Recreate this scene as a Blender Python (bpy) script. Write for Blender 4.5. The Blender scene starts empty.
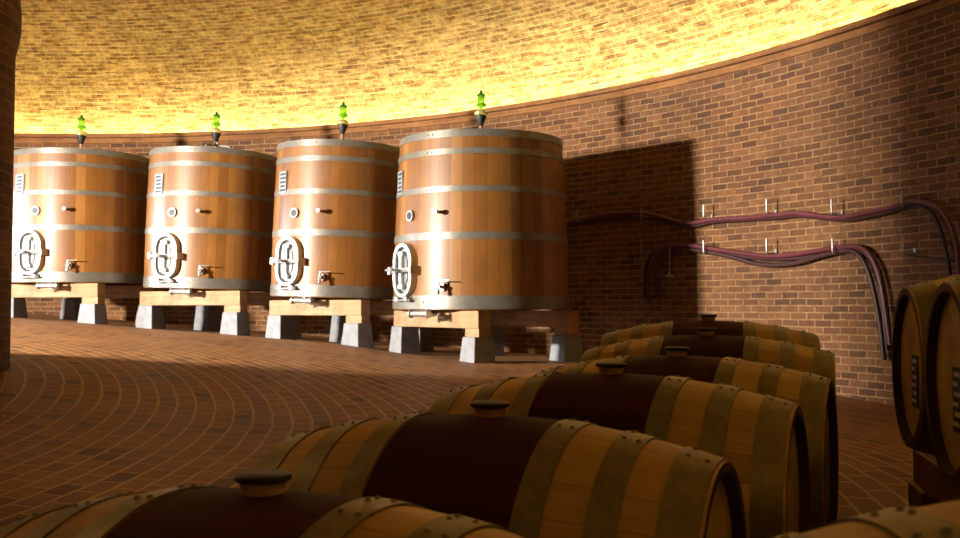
import bpy, bmesh, math, random
import numpy as np
from mathutils import Vector, Matrix
random.seed(7)
PI = math.pi
sc = bpy.context.scene
COL = sc.collection

# ------------------------------------------------------------------ camera frame
F = 1000.0                       # focal length in pixels of a 960 px wide frame
ZC = 0.95                        # eye height
PITCH = math.atan(0.039)
CAM = Vector((0, 0, ZC))
FWD = Vector((0, math.cos(PITCH), math.sin(PITCH)))
UPV = Vector((0, -math.sin(PITCH), math.cos(PITCH)))
RT = Vector((1, 0, 0))

def ray(px, py):
    return FWD + RT * ((px - 480) / F) + UPV * ((269 - py) / F)

def at(px, py, Y):
    d = ray(px, py)
    return CAM + d * (Y / d.y)

# ------------------------------------------------------------------ room numbers
CX, CY, R = -6.64, 4.93, 11.68   # centre and radius of the round cellar
HC = ZC + 2.9                    # top of the brick ledge

def wall_pt(px, py, off=0.0):
    d = ray(px, py)
    ox, oy = -CX, -CY
    a = d.x**2 + d.y**2
    b = 2 * (ox * d.x + oy * d.y)
    c = ox**2 + oy**2 - (R - off)**2
    t = (-b + math.sqrt(b*b - 4*a*c)) / (2*a)
    return CAM + d * t

# barrels of the foreground row: bung pixel, distance, yaw (deg, right end towards the camera)
BRL, BRB, BRH = 0.98, 0.33, 0.260
ROW = [(262, 470, 1.50, 26), (490, 402, 2.13, 24), (611, 363, 2.75, 24),
       (677, 347, 3.38, 24), (706, 328, 4.05, 19), (708, 314.5, 4.72, 14)]
BUNG_H = 0.028

# floor heights measured at places where something touches it
ctrl = []
for px, py, Y, yaw in ROW:
    p = at(px, py, Y)
    ctrl.append((p.x, p.y, p.z - BUNG_H - 2*BRB))
for px, py, Y in [(470,363,10.55),(402,353,12.0),(560,361,11.4),(95,324,13.5),(223,334,12.95),
                  (129,327,13.6),(345,345,11.9),(268,338,12.8),(845,397,10.27)]:
    p = at(px, py, Y); ctrl.append((p.x, p.y, p.z))
for x, y, z in [(-2.9,6.7,-.46),(-1.94,6.36,-.60),(-1.22,6.03,-.67),(-.43,5.43,-.71),(-1.7,3.3,-.80),
                (1.4,3.3,-.80),(.75,.95,-.88),(3.2,6.0,-.86),(-7.5,14.5,-.08),(2.2,12.0,-.70)]:
    ctrl.append((x, y, z + ZC))
P = np.array(ctrl); n = len(P)
def _U(r2): return np.where(r2 > 1e-9, r2*np.log(np.maximum(r2, 1e-9)), 0.0)
K = _U(((P[:,None,:2]-P[None,:,:2])**2).sum(-1)) + np.eye(n)*0.02
A = np.zeros((n+3, n+3)); A[:n,:n] = K; A[:n,n] = 1; A[:n,n+1:] = P[:,:2]; A[n,:n] = 1; A[n+1:,:n] = P[:,:2].T
W = np.linalg.solve(A, np.concatenate([P[:,2], np.zeros(3)]))
def fz(x, y):
    x = min(max(x, -8.0), 4.6); y = min(max(y, -0.5), 15.5)
    r2 = ((P[:,:2] - np.array([x, y]))**2).sum(1)
    return float(_U(r2) @ W[:n] + W[n] + W[n+1]*x + W[n+2]*y)

# ------------------------------------------------------------------ helpers
def tag(o, label=None, cat=None, group=None, kind=None):
    if label: o['label'] = label
    if cat: o['category'] = cat
    if group: o['group'] = group
    if kind: o['kind'] = kind
    return o

def empty(name, loc, rotz=0):
    o = bpy.data.objects.new(name, None); COL.objects.link(o)
    o.location = loc; o.rotation_euler = (0, 0, rotz); o.empty_display_size = .1
    return o

class MB:
    """collects shapes into one mesh"""
    def __init__(self): self.v = []; self.f = []; self.uv = []; self.m = []; self.s = []
    def add(self, verts, faces, uvs=None, mi=0, smooth=False, M=None):
        o = len(self.v)
        for v in verts:
            v = Vector(v)
            self.v.append(M @ v if M else v)
        for k, f in enumerate(faces):
            self.f.append([i+o for i in f])
            self.uv.append(uvs[k] if uvs else [(0.0, 0.0)]*len(f))
            self.m.append(mi[k] if isinstance(mi, list) else mi); self.s.append(smooth)
        return self
    def lathe(self, prof, seg=32, closed=False, mi=0, smooth=True, M=None, a0=0, a1=2*PI):
        """profile of (r, z) turned about z; uv = (angle fraction, length along the profile)"""
        full = abs(a1 - a0 - 2*PI) < 1e-6
        na = seg if full else seg + 1
        verts = []; L = [0]
        for i, (r, z) in enumerate(prof):
            if i: L.append(L[-1] + math.hypot(r-prof[i-1][0], z-prof[i-1][1]))
            for k in range(na):
                a = a0 + (a1-a0)*k/seg
                verts.append((r*math.cos(a), r*math.sin(a), z))
        faces = []; uvs = []; ms = []
        m = len(prof)
        for i in range(m if closed else m-1):
            j = (i+1) % m
            for k in range(seg):
                k2 = (k+1) % na
                faces.append([i*na+k, i*na+k2, j*na+k2, j*na+k])
                l0, l1 = L[i], (L[j] if j else L[-1]+.05)
                uvs.append([(k/seg, l0), ((k+1)/seg, l0), ((k+1)/seg, l1), (k/seg, l1)])
                ms.append(mi[i] if isinstance(mi, list) else mi)
        return self.add(verts, faces, uvs, ms, smooth, M)
    def box(self, cx, cy, cz, sx, sy, sz, M=None, mi=0, top=1.0):
        vs = []
        for z in (-.5, .5):
            k = top if z > 0 else 1.0
            for y in (-.5, .5):
                for x in (-.5, .5):
                    vs.append((cx+x*sx*k, cy+y*sy*k, cz+z*sz))
        fs = [[0,2,3,1],[4,5,7,6],[0,1,5,4],[2,6,7,3],[0,4,6,2],[1,3,7,5]]
        uvs = [[(0,0),(0,1),(1,1),(1,0)]]*6
        return self.add(vs, fs, uvs, mi, False, M)
    def cyl(self, p, q, r, seg=16, r2=None, mi=0):
        p, q = Vector(p), Vector(q); d = q - p
        M = Matrix.Translation(p) @ d.to_track_quat('Z', 'Y').to_matrix().to_4x4()
        r2 = r if r2 is None else r2; h = d.length
        return self.lathe([(0.0001,0),(r,0),(r,0),(r2,h),(r2,h),(0.0001,h)], seg, mi=mi, smooth=True, M=M)
    def tube(self, pts, r, seg=10, sub=6, mi=0):
        pts = [Vector(p) for p in pts]
        if sub > 1:
            out = []
            for i in range(len(pts)-1):
                p0 = pts[max(i-1,0)]; p1 = pts[i]; p2 = pts[i+1]; p3 = pts[min(i+2,len(pts)-1)]
                for k in range(sub):
                    t = k/sub
                    out.append(.5*((2*p1)+(p2-p0)*t+(2*p0-5*p1+4*p2-p3)*t*t+(3*p1-p0-3*p2+p3)*t**3))
            out.append(pts[-1]); pts = out
        verts = []; up = None
        for i, p in enumerate(pts):
            d = (pts[min(i+1,len(pts)-1)] - pts[max(i-1,0)]).normalized()
            if up is None: up = d.orthogonal().normalized()
            up = (up - d*up.dot(d)).normalized(); sd = d.cross(up)
            for k in range(seg):
                a = 2*PI*k/seg
                verts.append(p + up*(r*math.cos(a)) + sd*(r*math.sin(a)))
        faces = []
        for i in range(len(pts)-1):
            for k in range(seg):
                k2 = (k+1) % seg
                faces.append([i*seg+k, i*seg+k2, (i+1)*seg+k2, (i+1)*seg+k])
        faces.append(list(range(seg))[::-1]); faces.append([(len(pts)-1)*seg+k for k in range(seg)])
        return self.add(verts, faces, None, mi, True)
    def build(self, name, mats, parent=None, bevel=0, autosmooth=True):
        me = bpy.data.meshes.new(name)
        me.from_pydata([tuple(v) for v in self.v], [], self.f)
        ul = me.uv_layers.new(name='UVMap')
        i = 0
        for fi, p in enumerate(me.polygons):
            p.material_index = self.m[fi]; p.use_smooth = self.s[fi]
            for c in self.uv[fi]:
                ul.data[i].uv = c; i += 1
        for m in (mats if isinstance(mats, (list, tuple)) else [mats]): me.materials.append(m)
        bm = bmesh.new(); bm.from_mesh(me)
        bmesh.ops.remove_doubles(bm, verts=bm.verts, dist=1e-5)
        bmesh.ops.recalc_face_normals(bm, faces=bm.faces)
        for e in bm.edges:
            if len(e.link_faces) == 2 and e.calc_face_angle(0) > math.radians(35): e.smooth = False
        bm.to_mesh(me); bm.free()
        o = bpy.data.objects.new(name, me); COL.objects.link(o)
        if parent: o.parent = parent
        if bevel:
            b = o.modifiers.new('bevel', 'BEVEL'); b.width = bevel; b.segments = 2; b.limit_method = 'ANGLE'
        return o

def copy_tree(o, parent=None):
    c = o.copy(); COL.objects.link(c)
    if parent: c.parent = parent
    for ch in list(o.children): copy_tree(ch, c)
    return c

# ------------------------------------------------------------------ materials
def new_mat(name):
    m = bpy.data.materials.new(name); m.use_nodes = True
    nt = m.node_tree; b = nt.nodes['Principled BSDF']
    return m, nt, b
def N(nt, t, **kw):
    nd = nt.nodes.new(t)
    for k, v in kw.items(): setattr(nd, k, v)
    return nd
def link(nt, a, b): nt.links.new(a, b)
def ramp(nt, fac, stops):
    r = N(nt, 'ShaderNodeValToRGB'); e = r.color_ramp.elements
    e[0].position, e[0].color = stops[0][0], (*stops[0][1], 1)
    e[1].position, e[1].color = stops[-1][0], (*stops[-1][1], 1)
    for p, c in stops[1:-1]:
        x = e.new(p); x.color = (*c, 1)
    link(nt, fac, r.inputs[0]); return r.outputs[0]
def mix(nt, fac, a, b, mode='MIX'):
    m = N(nt, 'ShaderNodeMix', data_type='RGBA', blend_type=mode)
    for s, v in ((m.inputs[0], fac), (m.inputs[6], a), (m.inputs[7], b)):
        if hasattr(v, 'is_output'): link(nt, v, s)
        elif isinstance(v, tuple): s.default_value = (*v, 1)
        else: s.default_value = v
    return m.outputs[2]
def noise(nt, vec, scale, detail=3, rough=.55):
    t = N(nt, 'ShaderNodeTexNoise'); t.inputs['Scale'].default_value = scale
    t.inputs['Detail'].default_value = detail; t.inputs['Roughness'].default_value = rough
    if vec is not None: link(nt, vec, t.inputs['Vector'])
    return t.outputs['Fac']
def mapping(nt, vec, s):
    m = N(nt, 'ShaderNodeMapping'); m.inputs['Scale'].default_value = s
    link(nt, vec, m.inputs['Vector']); return m.outputs[0]

def brick_mat(name, c1, c2, mortar, bw, rh, ms=.011, dark=None, rough=.85, bump=.35, blotch=.5, var=.3, worn=0.0, cracks=False):
    m, nt, b = new_mat(name)
    uv = N(nt, 'ShaderNodeTexCoord').outputs['UV']
    wob = N(nt, 'ShaderNodeTexNoise'); wob.inputs['Scale'].default_value = 3.0
    link(nt, uv, wob.inputs['Vector'])
    vm = N(nt, 'ShaderNodeVectorMath', operation='MULTIPLY_ADD')
    link(nt, wob.outputs['Color'], vm.inputs[0]); vm.inputs[1].default_value = (.02, .02, 0); link(nt, uv, vm.inputs[2])
    br = N(nt, 'ShaderNodeTexBrick'); br.offset = .5
    br.inputs['Scale'].default_value = 1; br.inputs['Brick Width'].default_value = bw
    br.inputs['Row Height'].default_value = rh; br.inputs['Mortar Size'].default_value = ms
    br.inputs['Mortar Smooth'].default_value = .25; br.inputs['Bias'].default_value = 0
    br.inputs['Color1'].default_value = (0, 0, 0, 1); br.inputs['Color2'].default_value = (1, 1, 1, 1)
    br.inputs['Mortar'].default_value = (.5, .5, .5, 1)
    link(nt, vm.outputs[0], br.inputs['Vector'])
    stops = [(0, c1), (.5, tuple((x+y)/2 for x, y in zip(c1, c2))), (1, c2)]
    if dark: stops = [(0, dark), (.1, dark), (.16, c1), (1, c2)]
    col = ramp(nt, br.outputs['Color'], stops)
    nz = noise(nt, uv, 9, 5, .65)
    nmul = ramp(nt, nz, [(.25, (1-var,)*3), (.75, (1+var*.6,)*3)])
    col = mix(nt, 1.0, col, nmul, 'MULTIPLY')
    mfac = br.outputs['Fac']
    if worn:      # joints partly filled and stained
        wn = ramp(nt, noise(nt, mapping(nt, uv, (9, 26, 1)), 1.0, 4, .6), [(.30, (1-worn,)*3), (.62, (1,)*3)])
        mm = N(nt, 'ShaderNodeMath', operation='MULTIPLY'); link(nt, mfac, mm.inputs[0]); link(nt, wn, mm.inputs[1]); mfac = mm.outputs[0]
    col = mix(nt, mfac, col, mortar)
    if cracks:    # open joints and gold-brown stains running along the courses
        st = ramp(nt, noise(nt, mapping(nt, uv, (3.2, 13.5, 1)), 1.0, 5, .7), [(.36, (.48,.36,.20)), (.54, (1,)*3)])
        col = mix(nt, 1.0, col, st, 'MULTIPLY')
        ck = ramp(nt, noise(nt, mapping(nt, uv, (1.6, 22, 1)), 1.0, 3, .55), [(.325, (1,)*3), (.35, (0,)*3)])
        col = mix(nt, ck, col, (.07,.045,.015))
    big = noise(nt, uv, .7, 3, .6)
    bm_ = ramp(nt, big, [(.3, (1-blotch*.6,)*3), (.7, (1+blotch*.35,)*3)])
    col = mix(nt, 1.0, col, bm_, 'MULTIPLY')
    link(nt, col, b.inputs['Base Color']); b.inputs['Roughness'].default_value = rough
    h = N(nt, 'ShaderNodeMath', operation='MULTIPLY_ADD')
    link(nt, br.outputs['Fac'], h.inputs[0]); h.inputs[1].default_value = -1.0
    sm = N(nt, 'ShaderNodeMath', operation='MULTIPLY'); link(nt, nz, sm.inputs[0]); sm.inputs[1].default_value = .8
    link(nt, sm.outputs[0], h.inputs[2])
    bp = N(nt, 'ShaderNodeBump'); bp.inputs['Strength'].default_value = bump; bp.inputs['Distance'].default_value = .02
    link(nt, h.outputs[0], bp.inputs['Height']); link(nt, bp.outputs[0], b.inputs['Normal'])
    return m

def stave_mat(name, stops, nst, rough=.4, grain=.25, seed=0.0, coat=0.0, joint=.6, spec=.5):
    """oak staves: one colour per stave from the uv angle, fine grain along the stave"""
    m, nt, b = new_mat(name)
    tc = N(nt, 'ShaderNodeTexCoord'); uv = tc.outputs['UV']
    sx = N(nt, 'ShaderNodeSeparateXYZ'); link(nt, uv, sx.inputs[0])
    mu = N(nt, 'ShaderNodeMath', operation='MULTIPLY'); link(nt, sx.outputs[0], mu.inputs[0]); mu.inputs[1].default_value = nst
    fl = N(nt, 'ShaderNodeMath', operation='FLOOR'); link(nt, mu.outputs[0], fl.inputs[0])
    oi = N(nt, 'ShaderNodeObjectInfo')
    sd = N(nt, 'ShaderNodeMath', operation='MULTIPLY_ADD'); link(nt, oi.outputs['Random'], sd.inputs[0]); sd.inputs[1].default_value = 57.3; sd.inputs[2].default_value = seed
    ad = N(nt, 'ShaderNodeMath', operation='ADD'); link(nt, fl.outputs[0], ad.inputs[0]); link(nt, sd.outputs[0], ad.inputs[1])
    wn = N(nt, 'ShaderNodeTexWhiteNoise', noise_dimensions='1D'); link(nt, ad.outputs[0], wn.inputs['W'])
    col = ramp(nt, wn.outputs['Value'], stops)
    g = noise(nt, mapping(nt, uv, (nst*7, 3.0, 1)), 1.0, 6, .7)
    col = mix(nt, 1.0, col, ramp(nt, g, [(.25, (1-grain,)*3), (.75, (1+grain*.5,)*3)]), 'MULTIPLY')
    g2 = noise(nt, tc.outputs['Object'], 2.2, 4, .6)
    col = mix(nt, 1.0, col, ramp(nt, g2, [(.3, (.78,)*3), (.7, (1.12,)*3)]), 'MULTIPLY')
    fr = N(nt, 'ShaderNodeMath', operation='FRACT'); link(nt, mu.outputs[0], fr.inputs[0])
    pp = N(nt, 'ShaderNodeMath', operation='PINGPONG'); link(nt, fr.outputs[0], pp.inputs[0]); pp.inputs[1].default_value = .5
    jn = ramp(nt, pp.outputs[0], [(0, (joint,)*3), (.04, (1,)*3)])
    col = mix(nt, 1.0, col, jn, 'MULTIPLY')
    link(nt, col, b.inputs['Base Color']); b.inputs['Roughness'].default_value = rough
    b.inputs['Specular IOR Level'].default_value = spec
    b.inputs['Coat Weight'].default_value = coat; b.inputs['Coat Roughness'].default_value = .25
    bp = N(nt, 'ShaderNodeBump'); bp.inputs['Strength'].default_value = .25; bp.inputs['Distance'].default_value = .004
    link(nt, jn, bp.inputs['Height']); link(nt, bp.outputs[0], b.inputs['Normal'])
    return m

def plain(name, col, rough=.5, metal=0, nscale=14, var=.25, dark=None, bump=.0, coord='Object'):
    m, nt, b = new_mat(name)
    tc = N(nt, 'ShaderNodeTexCoord').outputs[coord]
    nz = noise(nt, tc, nscale, 5, .65)
    d = dark or tuple(c*(1-var) for c in col)
    c = ramp(nt, nz, [(.3, d), (.62, col)])
    link(nt, c, b.inputs['Base Color']); b.inputs['Roughness'].default_value = rough; b.inputs['Metallic'].default_value = metal
    if bump:
        bp = N(nt, 'ShaderNodeBump'); bp.inputs['Strength'].default_value = bump; bp.inputs['Distance'].default_value = .01
        link(nt, nz, bp.inputs['Height']); link(nt, bp.outputs[0], b.inputs['Normal'])
    return m

def timber(name, col, dark):
    m, nt, b = new_mat(name)
    tc = N(nt, 'ShaderNodeTexCoord').outputs['Object']
    g = noise(nt, mapping(nt, tc, (2.5, 30, 30)), 1, 6, .65)
    c = ramp(nt, g, [(.3, dark), (.65, col)])
    k = noise(nt, tc, 5, 3)
    c = mix(nt, 1.0, c, ramp(nt, k, [(.35, (.7,)*3), (.6, (1.05,)*3)]), 'MULTIPLY')
    link(nt, c, b.inputs['Base Color']); b.inputs['Roughness'].default_value = .75
    return m

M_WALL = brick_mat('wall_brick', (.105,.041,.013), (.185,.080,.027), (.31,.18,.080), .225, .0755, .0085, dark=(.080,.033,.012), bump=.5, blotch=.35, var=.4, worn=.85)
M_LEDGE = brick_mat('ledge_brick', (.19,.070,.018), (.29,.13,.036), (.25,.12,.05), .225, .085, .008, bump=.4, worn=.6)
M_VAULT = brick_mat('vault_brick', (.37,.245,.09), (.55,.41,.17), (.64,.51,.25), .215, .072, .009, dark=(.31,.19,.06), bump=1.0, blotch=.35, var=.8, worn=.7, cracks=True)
M_FLOOR = brick_mat('floor_brick', (.165,.058,.011), (.26,.100,.022), (.48,.26,.080), .25, .115, .009, dark=(.10,.032,.007), rough=.6, bump=.3, blotch=.35)
M_PILLAR = brick_mat('pillar_brick', (.10,.038,.014), (.17,.07,.025), (.19,.10,.04), .215, .080, .008, bump=.6)
VST = [(0,(.135,.049,.0075)),(.35,(.175,.068,.011)),(.7,(.205,.085,.014)),(1,(.25,.110,.022))]
M_VAT = stave_mat('vat_oak', VST, 46, .45, .22, 3.0, coat=.10, spec=.4)
BST = [(0,(.40,.205,.034)),(.5,(.48,.265,.048)),(1,(.58,.34,.074))]
M_BAR = stave_mat('barrel_oak', BST, 26, .55, .3, 11.0)
WST = [(0,(.040,.005,.004)),(.5,(.052,.006,.005)),(1,(.065,.008,.006))]
M_STAIN = stave_mat('wine_stained_oak', WST, 26, .7, .3, 5.0, spec=.15)
M_HEAD = timber('barrel_head_oak', (.56,.36,.09), (.44,.26,.06))
M_CHIME = plain('dark_chime', (.055,.025,.014), .8)
M_HOOP = plain('vat_hoop_steel', (.17,.166,.15), .42, .5, 12, .3, dark=(.14,.125,.09))
M_BHOOP = plain('barrel_hoop_steel', (.225,.175,.080), .45, .5, 22, .4, dark=(.145,.11,.05))
M_STEEL = plain('stainless_steel', (.50,.50,.50), .3, .75, 8, .1)
M_STEELW = plain('satin_steel', (.34,.34,.34), .45, .6, 20, .15)
M_BLACK = plain('black_rubber', (.012,.011,.010), .55)
M_TAN = plain('bung_neck', (.60,.42,.22), .6)
M_CONC = plain('grey_concrete', (.22,.23,.25), .9, 0, 9, .3, bump=.3)
M_TIMB = timber('pale_timber', (.34,.215,.11), (.24,.14,.065))
M_TIMD = timber('brown_timber', (.38,.20,.08), (.22,.11,.04))
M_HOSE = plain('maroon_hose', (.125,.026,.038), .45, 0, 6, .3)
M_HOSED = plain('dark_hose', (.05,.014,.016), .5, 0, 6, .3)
M_SIGN = plain('sign_plate', (.20,.22,.25), .6, .0, 20, .15)
M_INK = plain('sign_ink', (.018,.02,.024), .7)
M_WHITE = plain('pale_marking', (.62,.58,.48), .6)
def glass(name, col):
    m, nt, b = new_mat(name)
    b.inputs['Base Color'].default_value = (*col, 1); b.inputs['Roughness'].default_value = .12
    b.inputs['Transmission Weight'].default_value = .75; b.inputs['IOR'].default_value = 1.3
    return m
M_GREEN = glass('green_glass', (.32,.85,.06)); M_GREEND = glass('dark_green_plastic', (.05,.28,.03)); M_YEL = glass('pale_yellow_plastic', (.95,.9,.35))
def emit(name, col, s):
    m, nt, b = new_mat(name)
    b.inputs['Base Color'].default_value = (*col, 1)
    b.inputs['Emission Color'].default_value = (*col, 1); b.inputs['Emission Strength'].default_value = s
    return m
M_COVE = emit('cove_lamp', (1.0,.80,.34), 92)

# ------------------------------------------------------------------ the room
TC = Matrix.Translation((CX, CY, 0))
def scale_uv(o, su):
    for d in o.data.uv_layers[0].data: d.uv = (d.uv[0]*su, d.uv[1])
SEG = 256
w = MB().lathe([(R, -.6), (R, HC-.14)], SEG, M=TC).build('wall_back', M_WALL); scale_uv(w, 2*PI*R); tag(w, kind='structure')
l = MB().lathe([(R+.02, HC-.165), (R-.03, HC-.150), (R-.03, HC-.080), (R-.005, HC-.075), (R-.005, HC-.066), (R-.06, HC-.060), (R-.06, HC), (R+.03, HC), (R+.03, HC-.09), (R+.40, HC-.09)], SEG, M=TC, smooth=False).build('trim_1', M_LEDGE)
scale_uv(l, 2*PI*R); tag(l, kind='structure')
prof = []
for i in range(41):
    t = (PI/2)*i/40
    prof.append((max((R+.40)*math.cos(t), .001), HC-.09+3.6*math.sin(t)))
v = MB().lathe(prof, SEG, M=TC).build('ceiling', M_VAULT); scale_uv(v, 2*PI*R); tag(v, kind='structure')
# floor: polar grid whose rings of brick run parallel to the round wall, gently sloping
mb = MB(); NA, NR = 480, 70
verts = []; faces = []; uvs = []
for i in range(NR+1):
    r = .05 + (R+.1-.05)*i/NR
    for k in range(NA):
        a = 2*PI*k/NA; x = CX+r*math.cos(a); y = CY+r*math.sin(a)
        verts.append((x, y, fz(x, y)))
for i in range(NR):
    r0 = .05 + (R+.05)*i/NR; r1 = .05 + (R+.05)*(i+1)/NR
    for k in range(NA):
        k2 = (k+1) % NA
        faces.append([i*NA+k, i*NA+k2, (i+1)*NA+k2, (i+1)*NA+k])
        s = 2*PI*7.0/NA
        uvs.append([(k*s, r0), ((k+1)*s, r0), ((k+1)*s, r1), (k*s, r1)])
fl = mb.add(verts, faces, uvs, 0, True).build('floor', M_FLOOR); tag(fl, kind='structure')

# round brick pillar at the left edge
PX, PY, PR = -4.09, 6.61, .9
pz = fz(PX, PY) - .3
pil = MB().lathe([(PR,pz),(PR,2.72),(PR+.02,2.80),(PR+.035,2.90),(PR+.035,3.02),(PR+.02,3.15),(PR+.02,6.0)], 64, M=Matrix.Translation((PX,PY,0))).build('wall_pillar', M_PILLAR)
scale_uv(pil, 2*PI*PR); tag(pil, kind='structure')

# unseen slabs added to cut the hall daylight at one side and above
def slab(mb, a, b, z0, z1, th=.16):
    a = Vector((*a, 0)); b = Vector((*b, 0)); d = b - a
    M = Matrix.Translation(((a.x+b.x)/2, (a.y+b.y)/2, (z0+z1)/2)) @ Matrix.Rotation(math.atan2(d.y, d.x), 4, 'Z')
    mb.box(0, 0, 0, d.length, th, z1-z0, M)
dm = MB(); slab(dm, (-9.8,4.55), (-6.6,6.1), .2, 5.0); slab(dm, (-6.6,6.1), (-9.4,9.2), ZC+1.99, 5.0)
tag(dm.build('light_baffle_left', M_PILLAR), kind='structure')

# cove lamp lying on the ledge
cv = MB().lathe([(R+.21,HC-.075),(R+.21,HC-.055),(R+.27,HC-.055),(R+.27,HC-.075)], SEG, closed=True, M=TC, smooth=False, a0=math.radians(-70), a1=math.radians(118)).build('cove_light', M_COVE)
tag(cv, 'warm yellow strip lamp running behind the brick ledge around the vault', 'light')

# ------------------------------------------------------------------ vats
def stadium(w, h, n=10):
    r = w/2; pts = []
    for i in range(n+1):
        a = PI*i/n; pts.append((r*math.cos(a), h/2-r+r*math.sin(a)))
    for i in range(n+1):
        a = PI+PI*i/n; pts.append((r*math.cos(a), -h/2+r+r*math.sin(a)))
    return pts
def stadium_ring(w, h, wi, hi, d0, d1, M, mb=None):
    mb = mb or MB(); o = stadium(w, h); q = stadium(wi, hi); m = len(o)
    vs = [(x, -d0, z) for x, z in o]+[(x, -d1, z) for x, z in o]+[(x, -d1, z) for x, z in q]+[(x, -d0, z) for x, z in q]
    fs = []
    for i in range(m):
        j = (i+1) % m
        for a in range(4):
            b = (a+1) % 4
            fs.append([a*m+i, a*m+j, b*m+j, b*m+i])
    return mb.add(vs, fs, None, 0, False, M)
def stadium_plate(w, h, d0, d1, M, mb=None):
    mb = mb or MB(); o = stadium(w, h); m = len(o)
    vs = [(x, -d0, z) for x, z in o]+[(x, -d1, z) for x, z in o]
    fs = [list(range(m)), list(range(m, 2*m))[::-1]] + [[i, (i+1) % m, m+(i+1) % m, m+i] for i in range(m)]
    return mb.add(vs, fs, None, 0, False, M)

VATS = [  # bottom centre px, bottom py, Y, half width px bottom, top, rim py, door angle, label
    (79, 284, 14.5, 66.5, 65.5, 147.5, -107, 'large oak vat half beside the brick pillar, leftmost of the four vats'),
    (210, 291, 14.0, 63, 62, 147.5, -114, 'large oak vat with a white footed airlock, second of the four vats from the pillar'),
    (337, 299.5, 13.0, 65, 63.0, 140.5, -126, 'large oak vat third from the pillar, partly behind the nearest vat'),
    (481, 309.5, 11.8, 87.5, 81, 128.5, -145, 'nearest and largest looking oak vat, before the dark shadow on the wall'),
]
ORD = ['leftmost', 'second', 'third', 'nearest']
VNAME = ['the leftmost vat', 'the second vat from the pillar', 'the third vat from the pillar', 'the rightmost vat']
for vi, (px, pb, Y, hb, ht, pt, ang, lab) in enumerate(VATS):
    c = at(px, pb, Y)
    Rb = hb*Y/F; Rt = ht*Y/F
    ztop = at(px, pt, Y-Rt).z; H = ztop - c.z
    rz = math.radians(ang+90)
    lean = math.radians((0, 1.6, 1.6, 0)[vi])
    root = empty('oak_vat', c + Vector((0,0,(0,.018,.018,0)[vi])), rz)
    root.rotation_euler = (Matrix.Rotation(lean, 3, 'Y') @ Matrix.Rotation(rz, 3, 'Z')).to_euler(); tag(root, lab, 'vat', 'oak fermentation vats along the curved wall')
    rad = lambda z: Rb + (Rt-Rb)*z/H
    # wooden body
    pr = [(.001,.05),(Rb-.05,.05),(Rb-.05,0),(Rb,0)]
    for k in range(1, 13): pr.append((rad(H*k/12)+.012*math.sin(PI*k/12), H*k/12))
    pr += [(rad(H)-.05, H), (rad(H)-.06, H-.05)]
    MB().lathe(pr, 92).build('body', M_VAT, root)
    MB().lathe([(rad(H)-.05, H-.045), (.001, H-.02)], 64).build('lid', M_VAT, root)
    # steel hoops: fractions from the top
    for (f0, f1) in ((.0,.042),(.105,.138),(.315,.348),(.572,.612),(.922,.995)):
        z1, z0 = H*(1-f0), H*(1-f1)
        bul = lambda z: rad(z)+.012*math.sin(PI*z/H)
        m = MB().lathe([(bul(z0)-.004,z0),(bul(z0)+.008,z0),(bul(z1)+.008,z1),(bul(z1)-.004,z1)], 92, closed=True)
        for a_ in (.3, .36, -2.2, -2.14):
            zz = (z0+z1)/2; rr = bul(zz)
            m.cyl((rr*math.sin(a_), -rr*math.cos(a_), zz), ((rr+.018)*math.sin(a_), -(rr+.018)*math.cos(a_), zz), .011, 8)
        m.build('hoop', M_HOOP, root)
    def frame(a, z, off=0.0):
        a = math.radians(a); r = rad(z)+.012*math.sin(PI*z/H)+off
        return Matrix.Translation((r*math.sin(a), -r*math.cos(a), z)) @ Matrix.Rotation(a, 4, 'Z')
    # manway door
    dw, dh = .40, .62
    M = frame(0, H*.222, -.035)
    door = stadium_plate(dw*.745, dh*.845, .045, .062, M)
    door.add(*(lambda q: (q.v, q.f))(stadium_plate(dw*.42, dh*.5, .062, .078, M)))
    door = door.build('door', M_STEELW, root)
    fr = stadium_ring(dw, dh, dw*.74, dh*.84, .0, .10, M); fr.build('door_frame', M_STEEL, door, bevel=.006)
    stadium_ring(dw*.74, dh*.84, dw*.66, dh*.775, .0, .068, M).build('gasket', M_BLACK, door)
    hb_ = MB().box(0, -.125, .0, dw*1.18, .035, .05, M).box(0, -.105, 0, .05, .04, dh*.62, M)
    hb_.box(0, -.10, dh*.30, .10, .05, .05, M).box(0, -.10, -dh*.30, .10, .05, .05, M)
    hb_.box(-dw*.56, -.07, 0, .05, .14, .09, M).box(dw*.56, -.07, 0, .05, .14, .09, M)
    hb_.build('crossbar', M_STEEL, door, bevel=.006)
    hd = MB(); T = lambda x, y, z: M @ Vector((x, y, z))
    hd.cyl(T(0,-.12,0), T(0,-.25,0), .018).cyl(T(-.07,-.25,0), T(.07,-.25,0), .017).cyl(T(0,-.235,0), T(0,-.262,0), .032)
    hd.build('handle', M_STEEL, door)
    lg = MB().box(-.10,-.06,-dh*.52,.07,.10,.05,M).box(.10,-.06,-dh*.52,.07,.10,.05,M).cyl(T(-.17,-.09,-dh*.54),T(.17,-.09,-dh*.54),.014)
    lg.build('hinge', M_STEEL, door)
    # plug, spigot, tap, drain, sign
    M = frame(4, H*.53); T = lambda x, y, z: M @ Vector((x, y, z))
    pg = MB().cyl(T(0,.01,0), T(0,-.03,0), .062, 20).build('plug_flange', M_STEELW, root)
    MB().cyl(T(0,-.028,0), T(0,-.036,0), .043, 20).build('plug', M_BLACK, pg)
    M = frame(28, H*.54); T = lambda x, y, z: M @ Vector((x, y, z))
    MB().cyl(T(0,.01,0), T(0,-.10,0), .018).cyl(T(0,-.09,0), T(0,-.12,0), .028).build('thermometer_well', M_STEEL, root)
    M = frame(31, H*.125); T = lambda x, y, z: M @ Vector((x, y, z))
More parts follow.
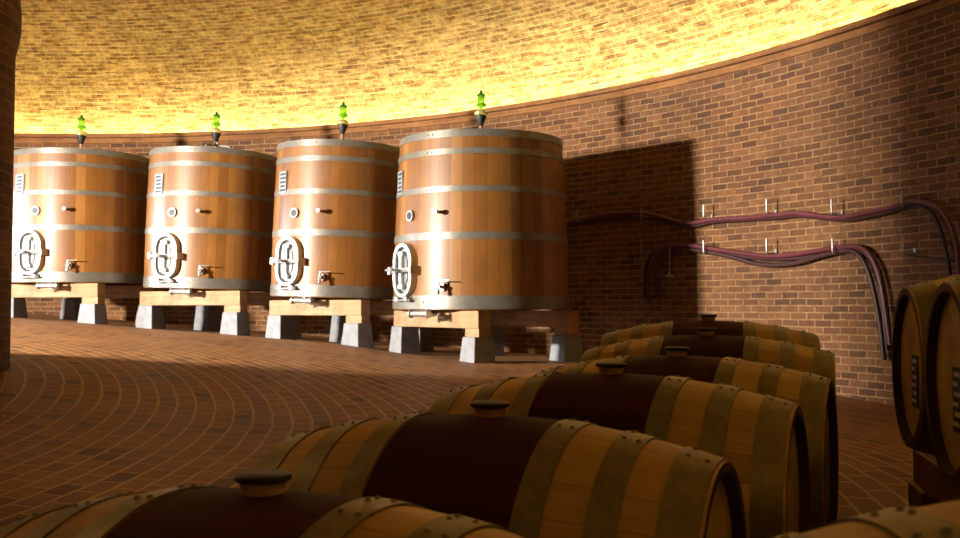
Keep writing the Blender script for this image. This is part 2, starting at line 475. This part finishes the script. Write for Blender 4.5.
    tp = MB().cyl(T(0,.01,0), T(0,-.12,0), .022).cyl(T(0,-.02,0), T(0,-.035,0), .045).cyl(T(0,-.10,0), T(0,-.12,-.08), .018)
    tp = tp.build('sample_tap', M_STEEL, root)
    MB().cyl(T(0,-.09,0), T(0,-.09,.06), .012).box(.05,-.09,.068,.14,.02,.012,M).build('tap_lever', M_STEEL, tp)
    M = frame(17, -.045, -.10); T = lambda x, y, z: M @ Vector((x, y, z))
    dv = MB().cyl(T(.0,.1,.0), T(.0,-.13,0), .036).cyl(T(-.14,-.13,.0), T(.10,-.13,0), .034).cyl(T(-.16,-.13,0), T(-.14,-.13,0), .05).cyl(T(.08,-.13,0), T(.11,-.13,0), .05)
    dv.build('drain_valve', M_STEEL, root)
    M = frame(-14, H*.735, .002)
    sg = MB().box(0, -.006, 0, .17, .012, .27, M).build('sign', M_SIGN, root)
    ik = MB(); rr_ = random.Random(3+vi)
    for q in range(5):
        wq = .10+.04*rr_.random()
        ik.box((rr_.random()-.5)*.02, -.0135, .10-q*.05, wq, .003, .026, M)
    ik.build('sign_lettering', M_INK, sg)
    # airlock on the lid
    top = H - .02
    al = MB()
    b0 = top + .22
    if vi == 1:
        for a_ in (0.5, 2.6, 4.7): al.tube([(0,0,b0+.02),(.05*math.cos(a_),.05*math.sin(a_),b0-.05),(.19*math.cos(a_),.19*math.sin(a_),b0-.07),(.22*math.cos(a_),.22*math.sin(a_),top)], .018, 8, 5)
    al.lathe([(.05,top-.02),(.05,top+.03),(.022,top+.04),(.022,b0+.005),(.001,b0+.005)], 16)
    al = al.build('airlock', M_STEELW if vi == 1 else M_TIMD, root)
    MB().lathe([(.02,b0),(.028,b0+.01),(.066,b0+.115),(.068,b0+.125),(.001,b0+.125)], 24).build('funnel', M_BLACK, al)
    MB().lathe([(.03,b0+.125),(.076,b0+.135),(.080,b0+.165),(.05,b0+.19),(.001,b0+.192)], 24).build('collar', M_YEL, al)
    MB().lathe([(.018,b0+.19),(.02,b0+.22),(.058,b0+.238),(.064,b0+.252),(.058,b0+.266),(.042,b0+.275),(.044,b0+.355),(.034,b0+.375),(.001,b0+.377)], 24).build('glass_bulb', M_GREEN, al)
    MB().lathe([(.052,b0+.36),(.048,b0+.378),(.02,b0+.395),(.014,b0+.425),(.001,b0+.428)], 20).build('cap', M_GREEND, al)

    # timbers and concrete blocks under the vat
    nrm = Vector((math.cos(math.radians(ang)), math.sin(math.radians(ang)), 0)); bd = Vector((-nrm.y, nrm.x, 0))
    half = [.80,.84,.80,.89][vi]; offs = [.66,.62,.62,.74][vi]; offs_b = [.60,.56,.54,.50][vi]; shx = [.08,.17,.20,.13][vi]
    for side in (1, -1):
        bc = Vector((c.x+shx, c.y, 0)) + nrm*(offs*side if side == 1 else -offs_b)
        th = .19; zt = c.z - .012
        wt = .16
        be = MB().box(0,0,0, 2*half, wt, th).build('timber_beam', M_TIMB if side == 1 else M_TIMD, bevel=.006)
        be.location = (bc.x, bc.y, zt - th/2); be.rotation_euler = (0, 0, math.atan2(bd.y, bd.x))
        tag(be, ('pale front timber beam' if side == 1 else 'dark rear timber beam') + ' carrying ' + VNAME[vi], 'beam', 'timbers under the vats')
        for e, en in ((-1, 'left'), (1, 'right')):
            q = bc + bd*(e*(half-.13))
            zb = zt - th
            zf = fz(q.x, q.y)
            shim = .0
            if e == 1:
                shim = .09
                s = MB().box(0,0,0,.26,wt-.01,shim).build('timber_shim', M_TIMB if side == 1 else M_TIMD, bevel=.004)
                s.location = (q.x+bd.x*.005, q.y+bd.y*.005, zb - shim/2); s.rotation_euler = be.rotation_euler
                tag(s, ('short pale packing plank at the front right under ' if side == 1 else 'short dark packing plank at the rear right under ') + VNAME[vi], 'plank', 'packing planks under the beams')
            hgt = zb - shim - zf
            b = MB().box(0,0,hgt/2-.015, .29,.29,hgt+.03, top=.80).build('concrete_block', M_CONC, bevel=.008)
            b.location = (q.x, q.y, zf); b.rotation_euler = be.rotation_euler
            tag(b, 'grey concrete block under the %s %s corner of %s' % ('front' if side == 1 else 'rear', en, VNAME[vi]), 'block', 'concrete blocks under the vats')

# ------------------------------------------------------------------ barrels
def brad(x):
    h = BRL/2
    return BRH + (BRB-BRH)*(1-(abs(x)/h)**2.1)
def make_barrel(plain_band=False):
    root = empty('wine_barrel', (0,0,0))
    AX = Matrix.Translation((0,0,BRB)) @ Matrix.Rotation(PI/2, 4, 'Y')   # lathe z -> x
    h = BRL/2; st = .158
    xs = [-h] + [-h+(h-st)*k/8 for k in range(1, 9)] + [-st+2*st*k/8 for k in range(1, 9)] + [st+(h-st)*k/8 for k in range(1, 9)]
    pr = [(brad(-h)-.028, -h+.045), (brad(-h)-.022, -h)] + [(brad(x), x) for x in xs] + [(brad(h)-.022, h), (brad(h)-.028, h-.045)]
    mi = []
    for i in range(len(pr)-1):
        xm = (pr[i][1]+pr[i+1][1])/2
        if i < 2 or i > len(pr)-4: mi.append(2)
        elif abs(xm) < st and not plain_band: mi.append(1)
        else: mi.append(0)
    MB().lathe(pr, 78, mi=mi, M=AX).build('staves', [M_BAR, M_STAIN, M_CHIME], root)
    for s in (-1, 1):
        hd = MB().lathe([(.001, s*(h-.026)), (BRH-.024, s*(h-.026)), (BRH-.024, s*(h-.042)), (.001, s*(h-.042))], 48, M=AX, smooth=False)
        hd.build('head', M_HEAD, root)
        for (x0, x1) in ((st+.002,.214),(.292,.348),(.412,.484)):
            a, b = (s*x0, s*x1)
            m = MB().lathe([(brad(a)-.003,a),(brad(a)+.004,a),(brad(b)+.004,b),(brad(b)-.003,b)], 78, closed=True, M=AX)
            for t in (-.16, .05, .13):
                for xx in ((a*.75+b*.25), (a*.25+b*.75)):
                    if t == .05 and xx != (a*.75+b*.25): continue
                    rr = brad(xx)+.003
                    p0 = Vector((xx, rr*math.sin(t), BRB+rr*math.cos(t))); p1 = Vector((xx, (rr+.005)*math.sin(t), BRB+(rr+.005)*math.cos(t)))
                    m.cyl(p0, p1, .0058, 8, .003)
            m.build('hoop', M_BHOOP, root)
    zt = 2*BRB
    bg = MB().lathe([(.001,zt+.029),(.036,zt+.029),(.0425,zt+.026),(.0425,zt+.019),(.034,zt+.016)], 28).build('bung', M_BLACK, root)
    MB().lathe([(.031,zt-.004),(.035,zt+.017)], 28).build('bung_neck', M_TAN, bg)
    return root

GR = 'wine stained barrels in the curved row'
proto = make_barrel()
LB = ['closest wine stained barrel at the bottom left, cut by the lower edge',
      'wine stained barrel second in the row, whole length visible, dark right end showing',
      'wine stained barrel third in the row, counted from the one cut by the lower edge',
      'wine stained barrel fourth in the row, counted from the one cut by the lower edge',
      'wine stained barrel second from the far end of the row, against the brick wall',
      'farthest wine stained barrel of the row, topmost in the photo before the lit brick wall']
for i, (px, py, Y, yaw) in enumerate(ROW):
    o = proto if i == 0 else copy_tree(proto)
    p = at(px, py, Y)
    o.location = (p.x, p.y, p.z - BUNG_H - 2*BRB); o.rotation_euler = (0, 0, math.radians(-yaw))
    if i == 0: o.location.z -= .006; o.location.x += .016; o.rotation_euler = (0, math.radians(-1.5), math.radians(-yaw))
    tag(o, LB[i], 'barrel', GR)
# nearest barrel, lower right corner
o = copy_tree(proto); o.location = (.745, 1.03, ZC-.185-2*BRB); o.rotation_euler = (0,0,math.radians(4))
tag(o, 'blurred pale barrel cut by the lower right corner, nearest to the viewer', 'barrel', 'wine barrels')

# two barrels lifted on beams at the right
t_ = Vector((.22, .9755, 0)); yawr = math.radians(-12.7)
dA = Vector((math.cos(yawr), math.sin(yawr), 0))
headA = at(906, 367, 3.30)
RLAB = ['farther of the two pale barrels raised on beams at the right edge',
        'nearer of the two pale raised barrels, cut off by the right edge']
for i in range(2):
    hc = headA - t_*(.69*i) - dA*(.028*i)
    cc = hc + dA*(BRL/2)
    b = make_barrel(True); b.location = (cc.x, cc.y, cc.z-BRB); b.rotation_euler = (0, 0, yawr)
    tag(b, RLAB[i], 'barrel', 'barrels raised on beams at the right')
    # printed plate on the left head
    xh = -BRL/2+.026
    pl = MB().box(xh-.002, -.02, BRB-.045, .004, .10, .17).build('label', M_INK, b)
    mk = MB()
    for q in range(6): mk.box(xh-.005, -.02+(.012 if q % 2 else -.006), BRB-.045+.066-q*.026, .002, .062-(.018 if q % 3 == 1 else 0), .011)
    mk.build('label_lettering', M_WHITE, pl)
    if i == 0: bz = cc.z - BRB; c0 = cc
# carrying beams along the row of raised barrels
for s, lb in ((-1, 'left wooden bearer under the raised barrels at the right edge'), (1, 'right wooden bearer under the raised barrels at the right edge')):
    q = c0 + dA*(s*.33) - t_*.55
    zb = bz + (BRB - brad(.33)) - .012
    be = MB().box(0,0,0,2.0,.12,.12).build('timber_bearer', M_TIMD, bevel=.006)
    for k in (-.70, .0):
        pass
    be.location = (q.x, q.y, zb-.075); be.rotation_euler = (math.radians(0), math.radians(0), math.atan2(t_.y, t_.x))
    tag(be, lb, 'beam', 'bearers under the raised barrels')
    for e, en in ((1, 'far'), (-1, 'near')):
        p = q + t_*(.88*e); zf = fz(p.x, p.y); hh = zb-.135-zf
        b = MB().box(0,0,hh/2-.01,.22,.16,hh+.02).build('timber_block', M_TIMD, bevel=.005); b.location = (p.x, p.y, zf)
        b.rotation_euler = be.rotation_euler
        tag(b, 'wooden block under the %s end of the %s bearer at the right edge' % (en, 'left' if s < 0 else 'right'), 'block', 'blocks under the bearers')

# ------------------------------------------------------------------ hoses on the wall
def hose(pts, r, mat, label, name='hose', off=.09):
    mb = MB().tube([wall_pt(a, b, off) for a, b in pts], r, 10, 6)
    o = mb.build(name, mat); tag(o, label, 'hose', 'hoses hung on the curved wall'); return o
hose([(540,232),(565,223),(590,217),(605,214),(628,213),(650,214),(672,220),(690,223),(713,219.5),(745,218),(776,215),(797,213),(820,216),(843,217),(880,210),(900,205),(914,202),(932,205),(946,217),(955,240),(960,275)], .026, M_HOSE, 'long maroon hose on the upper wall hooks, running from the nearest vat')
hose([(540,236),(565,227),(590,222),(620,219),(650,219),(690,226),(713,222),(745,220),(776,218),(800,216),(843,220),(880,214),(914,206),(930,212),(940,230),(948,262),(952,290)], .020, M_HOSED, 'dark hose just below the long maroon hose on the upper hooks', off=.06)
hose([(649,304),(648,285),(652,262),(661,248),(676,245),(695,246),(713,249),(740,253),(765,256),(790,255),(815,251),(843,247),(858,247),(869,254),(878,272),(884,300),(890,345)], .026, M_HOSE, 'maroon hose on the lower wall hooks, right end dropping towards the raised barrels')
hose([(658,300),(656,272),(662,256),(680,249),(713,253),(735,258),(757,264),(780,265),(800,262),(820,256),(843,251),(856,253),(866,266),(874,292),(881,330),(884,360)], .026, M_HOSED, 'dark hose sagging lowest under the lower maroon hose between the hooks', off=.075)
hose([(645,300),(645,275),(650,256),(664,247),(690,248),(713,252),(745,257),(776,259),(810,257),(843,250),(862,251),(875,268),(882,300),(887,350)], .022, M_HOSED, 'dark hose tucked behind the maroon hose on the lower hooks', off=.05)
hose([(905,254),(916,256),(935,258),(962,263)], .010, M_HOSED, 'thin dark cable on the brick wall above the raised barrels', name='cable', off=.02)['category'] = 'cable'
def hook():
    """plate on the wall with a peg and an upturned tip, origin at the wall, -Y into the room"""
    mb = MB().box(0,-.004,-.04,.024,.008,.05)
    mb.tube([(0,0,-.06),(0,-.11,-.065),(0,-.145,-.05),(0,-.15,.02),(0,-.15,.095)], .0085, 8, 4)
    return mb.build('hose_hook', M_STEELW)
h0 = None
for row, lst in (('upper', [(584,217),(649,216),(712,213.5),(776,208.5),(842,209),(914,201)]), ('lower', [(649,248),(712,249),(776,248),(843,248),(915,247)])):
    for k, (px, py) in enumerate(lst):
        p = wall_pt(px, py)
        o = hook() if h0 is None else h0.copy()
        if h0 is None: h0 = o
        else: COL.objects.link(o)
        d = Vector((p.x-CX, p.y-CY, 0)).normalized()
        o.location = p - d*.0; o.rotation_euler = (0, 0, math.atan2(d.y, d.x)-PI/2)
        words = ['first','second','third','fourth','fifth','sixth']
        tag(o, 'thin steel wall hook, %s from the left in the %s row of hose hooks' % (words[k], row), 'hook', 'hose hooks on the wall')
p = wall_pt(669.5, 247, .12); q = wall_pt(669.5, 273, .12)
nz = MB().cyl(p, q, .007, 8).build('hanging_nozzle', M_STEELW)
MB().cyl(q, q-Vector((0,0,.03)), .018, 10, .03).box(q.x, q.y, q.z-.04, .085, .03, .02).build('nozzle_tip', M_STEEL, nz)
tag(nz, 'small steel nozzle hanging on a rod below the lower hoses', 'nozzle')

# ------------------------------------------------------------------ light
def area(name, loc, target, sx, sy, power, col, spread=180):
    l = bpy.data.lights.new(name, 'AREA'); l.shape = 'RECTANGLE'; l.size = sx; l.size_y = sy; l.energy = power; l.color = col
    l.spread = math.radians(spread)
    o = bpy.data.objects.new(name, l); COL.objects.link(o); o.location = loc
    o.rotation_euler = (Vector(target)-Vector(loc)).to_track_quat('-Z', 'Y').to_euler()
    return o
# daylight from across the hall, trimmed by the added slabs, past the pillar
area('hall_daylight', (-9.6,5.8,ZC+1.55), (-9.6+8*math.cos(.42),5.8+8*math.sin(.42),ZC+1.3), .8, .3, 4000, (1.0,.90,.77))
# cool daylight from the entrance beyond the left vats
area('entrance_daylight', (-9.5,13.2,ZC+1.25), (-3.0,13.5,ZC+.9), 1.0, 1.0, 55, (.78,.89,1.0), 48)
wd = bpy.data.worlds.new('world'); sc.world = wd; wd.use_nodes = True
wd.node_tree.nodes['Background'].inputs[0].default_value = (.02,.015,.01,1)

# ------------------------------------------------------------------ camera and view
cam = bpy.data.cameras.new('camera'); cam.lens = 36*F/960; cam.sensor_width = 36; cam.clip_start = .05
cam.dof.use_dof = True; cam.dof.focus_distance = 6.0; cam.dof.aperture_fstop = 8
co = bpy.data.objects.new('camera', cam); COL.objects.link(co); co.location = CAM
co.rotation_euler = (PI/2+PITCH, 0, 0); sc.camera = co
sc.view_settings.view_transform = 'Standard'; sc.view_settings.look = 'None'
sc.view_settings.gamma = 1; sc.view_settings.use_curve_mapping = False
sc.view_settings.exposure = 0
sc.cycles.use_denoising = True
sc.cycles.max_bounces = 8; sc.cycles.diffuse_bounces = 4
